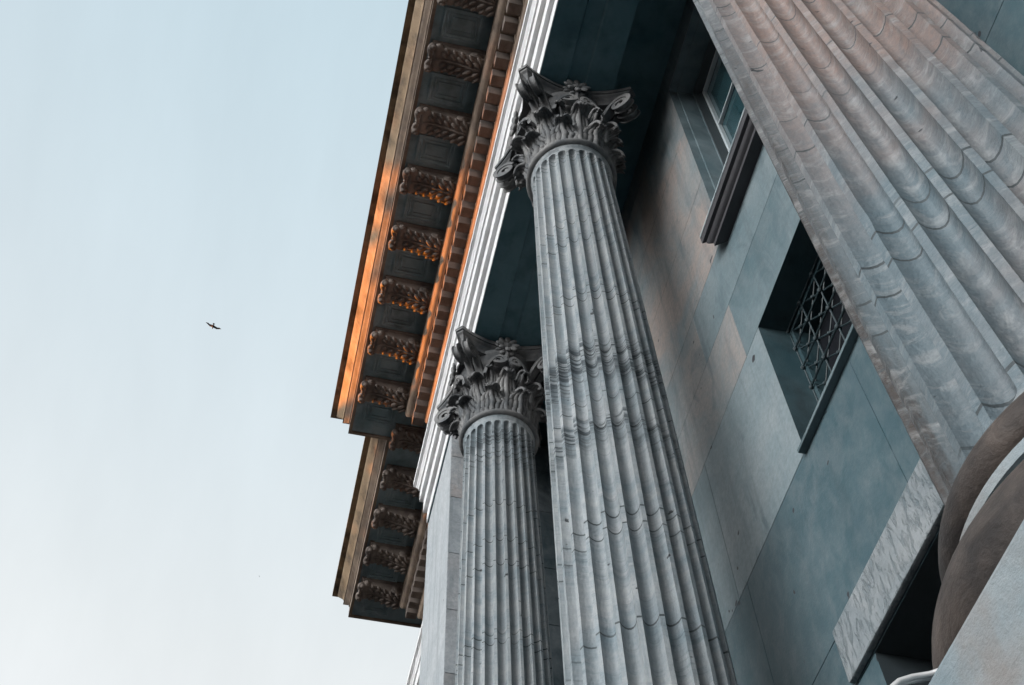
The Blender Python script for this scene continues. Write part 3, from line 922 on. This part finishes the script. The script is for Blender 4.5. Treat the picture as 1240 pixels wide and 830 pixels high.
# ------------------------------------------------------------------ building and trees added out of view to block the low sun
S_DIR = Vector((math.cos(SUN_AZ), math.sin(SUN_AZ), 0)); S_LAT = Vector((-math.sin(SUN_AZ), math.cos(SUN_AZ), 0))
def across(d, l, z=0.0): return S_DIR * d + S_LAT * l + Vector((0, 0, z))
def obox(bm, d0, d1, l0, l1, z0, z1):
    vs = [bm.verts.new(across(d, l, z)) for d in (d0, d1) for l in (l0, l1) for z in (z0, z1)]
    for f in ((0, 1, 3, 2), (4, 6, 7, 5), (0, 4, 5, 1), (2, 3, 7, 6), (0, 2, 6, 4), (1, 5, 7, 3)): bm.faces.new([vs[i] for i in f])
BD, BH = 36.0, BLDG_H
opp = empty('sun_block_building', across(BD, -8))
tag(opp, 'unseen plain building added across the square to block the low sun', 'building', kind='thing')
bm = bmesh.new(); obox(bm, BD, BD + 12, -30, 16, 0, BH - .6); fixn(bm); link('wall', bm, M['opp'], opp)
bm = bmesh.new(); obox(bm, BD - .5, BD + 12.5, -30.5, 16.5, BH - .599, BH); fixn(bm); link('roof', bm, M['roof'], opp)
for fl in range(5):
    for k in range(12):
        l = -27.5 + k * 3.6
        bm = bmesh.new(); obox(bm, BD - .06, BD - .001, l, l + 1.3, 1.6 + fl * 4, 3.9 + fl * 4); fixn(bm)
        link('window', bm, M['glass'], opp)

def build_tree(loc, h, crown, n, seed, leaf=.60, z0f=.35):
    rnd = random.Random(seed)
    root = empty('tree', loc)
    bm = bmesh.new()
    tube(bm, [(0, 0, 0), (.1, .05, h * .25), (.05, -.1, h * .5), (0, 0, h * .86)], lambda t: .42 * (1 - t) + .05, 10)
    tips = []
    for k in range(26):
        a = rnd.uniform(0, 2 * PI); z = h * rnd.uniform(z0f, .84); L = crown * rnd.uniform(.5, .95) * math.sin(PI * min(1, .22 + .78 * (h - z) / (h * (1 - z0f) * 1.05)))
        p1 = Vector((math.cos(a) * L * .5, math.sin(a) * L * .5, z + L * .25)); p2 = Vector((math.cos(a) * L, math.sin(a) * L, z + L * .55))
        tube(bm, [(0, 0, z), p1, p2], lambda t: .13 * (1 - t) + .02, 6); tips += [p1, p2, (p1 + p2) / 2]
    tips += [Vector((0, 0, h * .9)), Vector((.3, .2, h * .96)), Vector((-.5, .3, h * .92))]
    fixn(bm); link('trunk', bm, M['bark'], root, True, local=True)
    bm = bmesh.new()
    for k in range(n):
        c = rnd.choice(tips); g_ = Vector((rnd.gauss(0, 1), rnd.gauss(0, 1), rnd.gauss(0, .8))) * crown * .17
        p = c + g_; q = Matrix.Rotation(rnd.uniform(0, 2 * PI), 3, 'Z') @ Matrix.Rotation(rnd.uniform(-1.2, 1.2), 3, 'X') @ Matrix.Rotation(rnd.uniform(-1.2, 1.2), 3, 'Y')
        s_ = leaf * rnd.uniform(.6, 1.2)
        bm.faces.new([bm.verts.new(p + q @ Vector(v) * s_) for v in ((-.5, 0, 0), (0, -.34, .06), (.5, 0, 0), (0, .34, .06))])
    link('crown', bm, M['leaf'], root, local=True)
    return root
for q, (d, l, h, cr, n, lab) in enumerate(TREES):  # added trees, sized to shade the near and far cornice
    tr = build_tree(across(d, l), h, cr, n, 40 + q)
    tag(tr, lab, 'tree', 'trees added to shade the cornice', kind='thing')

sc = bpy.context.scene
w = bpy.data.worlds.new('World'); sc.world = w; w.use_nodes = True
nt = w.node_tree; bg = nt.nodes['Background']
sky = nt.nodes.new('ShaderNodeTexSky'); sky.sky_type = 'NISHITA'; sky.sun_disc = False
sky.sun_elevation = SUN_EL; sky.sun_rotation = PI / 2 - SUN_AZ
sky.air_density = 1.0; sky.dust_density = 2.5; sky.ozone_density = 1.5
# thin high veil of cloud over the blue: paler towards the horizon
tc = nt.nodes.new('ShaderNodeTexCoord')
dp = nt.nodes.new('ShaderNodeVectorMath'); dp.operation = 'DOT_PRODUCT'
nt.links.new(tc.outputs['Generated'], dp.inputs[0]); dp.inputs[1].default_value = Vector((math.cos(R(118)), math.sin(R(118)), .30)).normalized()   # bright patch added away from the sun, out of view, as soft key light
mr = nt.nodes.new('ShaderNodeMapRange'); nt.links.new(dp.outputs['Value'], mr.inputs[0])
mr.inputs[1].default_value = -1; mr.inputs[2].default_value = 1
rp = nt.nodes.new('ShaderNodeValToRGB'); nt.links.new(mr.outputs[0], rp.inputs[0])
els = rp.color_ramp.elements            # strength of the veil: dim behind, even in view, brightest in the added key patch
els[0].position = .0; els[0].color = (.022, .026, .030, 1)
els[1].position = 1.0; els[1].color = (1.7, 1.7, 1.7, 1)
for p_, v_ in ((.12, .05), (.22, .118), (.70, .121), (.77, .07), (.87, .06), (.945, .28)):
    e = els.new(p_); e.color = (v_, v_, v_, 1)
sx_ = nt.nodes.new('ShaderNodeSeparateXYZ'); nt.links.new(tc.outputs['Generated'], sx_.inputs[0])
r2_ = nt.nodes.new('ShaderNodeValToRGB'); nt.links.new(sx_.outputs['Z'], r2_.inputs[0])
els = r2_.color_ramp.elements
els[0].position = .5; els[0].color = (.985, .99, .99, 1)
els[1].position = .98; els[1].color = (.60, .755, .835, 1)
e = els.new(.68); e.color = (.87, .91, .915, 1)
e = els.new(.83); e.color = (.73, .825, .87, 1)
mu = nt.nodes.new('ShaderNodeMix'); mu.data_type = 'RGBA'; mu.blend_type = 'MULTIPLY'; mu.inputs[0].default_value = 1
nt.links.new(rp.outputs[0], mu.inputs[6]); nt.links.new(r2_.outputs[0], mu.inputs[7])
cl = nt.nodes.new('ShaderNodeTexNoise'); cl.inputs['Scale'].default_value = 1.6; cl.inputs['Detail'].default_value = 7; cl.inputs['Roughness'].default_value = .6
clm = nt.nodes.new('ShaderNodeMapping'); clm.inputs['Scale'].default_value = (1.2, 5.0, 2.5); clm.inputs['Rotation'].default_value = (0, 0, .5)
nt.links.new(tc.outputs['Generated'], clm.inputs['Vector']); nt.links.new(clm.outputs[0], cl.inputs['Vector'])
cm = nt.nodes.new('ShaderNodeMapRange'); nt.links.new(cl.outputs['Fac'], cm.inputs[0])
cm.inputs[1].default_value = .3; cm.inputs[2].default_value = .7; cm.inputs[3].default_value = 52.5; cm.inputs[4].default_value = 57
sc_ = nt.nodes.new('ShaderNodeVectorMath'); sc_.operation = 'SCALE'
nt.links.new(mu.outputs[2], sc_.inputs[0]); nt.links.new(cm.outputs[0], sc_.inputs['Scale'])
mx = nt.nodes.new('ShaderNodeMix'); mx.data_type = 'RGBA'; mx.inputs[0].default_value = .87
nt.links.new(sky.outputs[0], mx.inputs[6]); nt.links.new(sc_.outputs[0], mx.inputs[7])
nt.links.new(mx.outputs[2], bg.inputs['Color']); bg.inputs['Strength'].default_value = .064

sc.view_settings.view_transform = 'Standard'; sc.view_settings.look = 'None'
sc.view_settings.exposure = 1.3; sc.view_settings.gamma = 1; sc.view_settings.use_curve_mapping = False
sc.render.engine = 'CYCLES'
sc.cycles.max_bounces = 6
sc.cycles.use_denoising = True
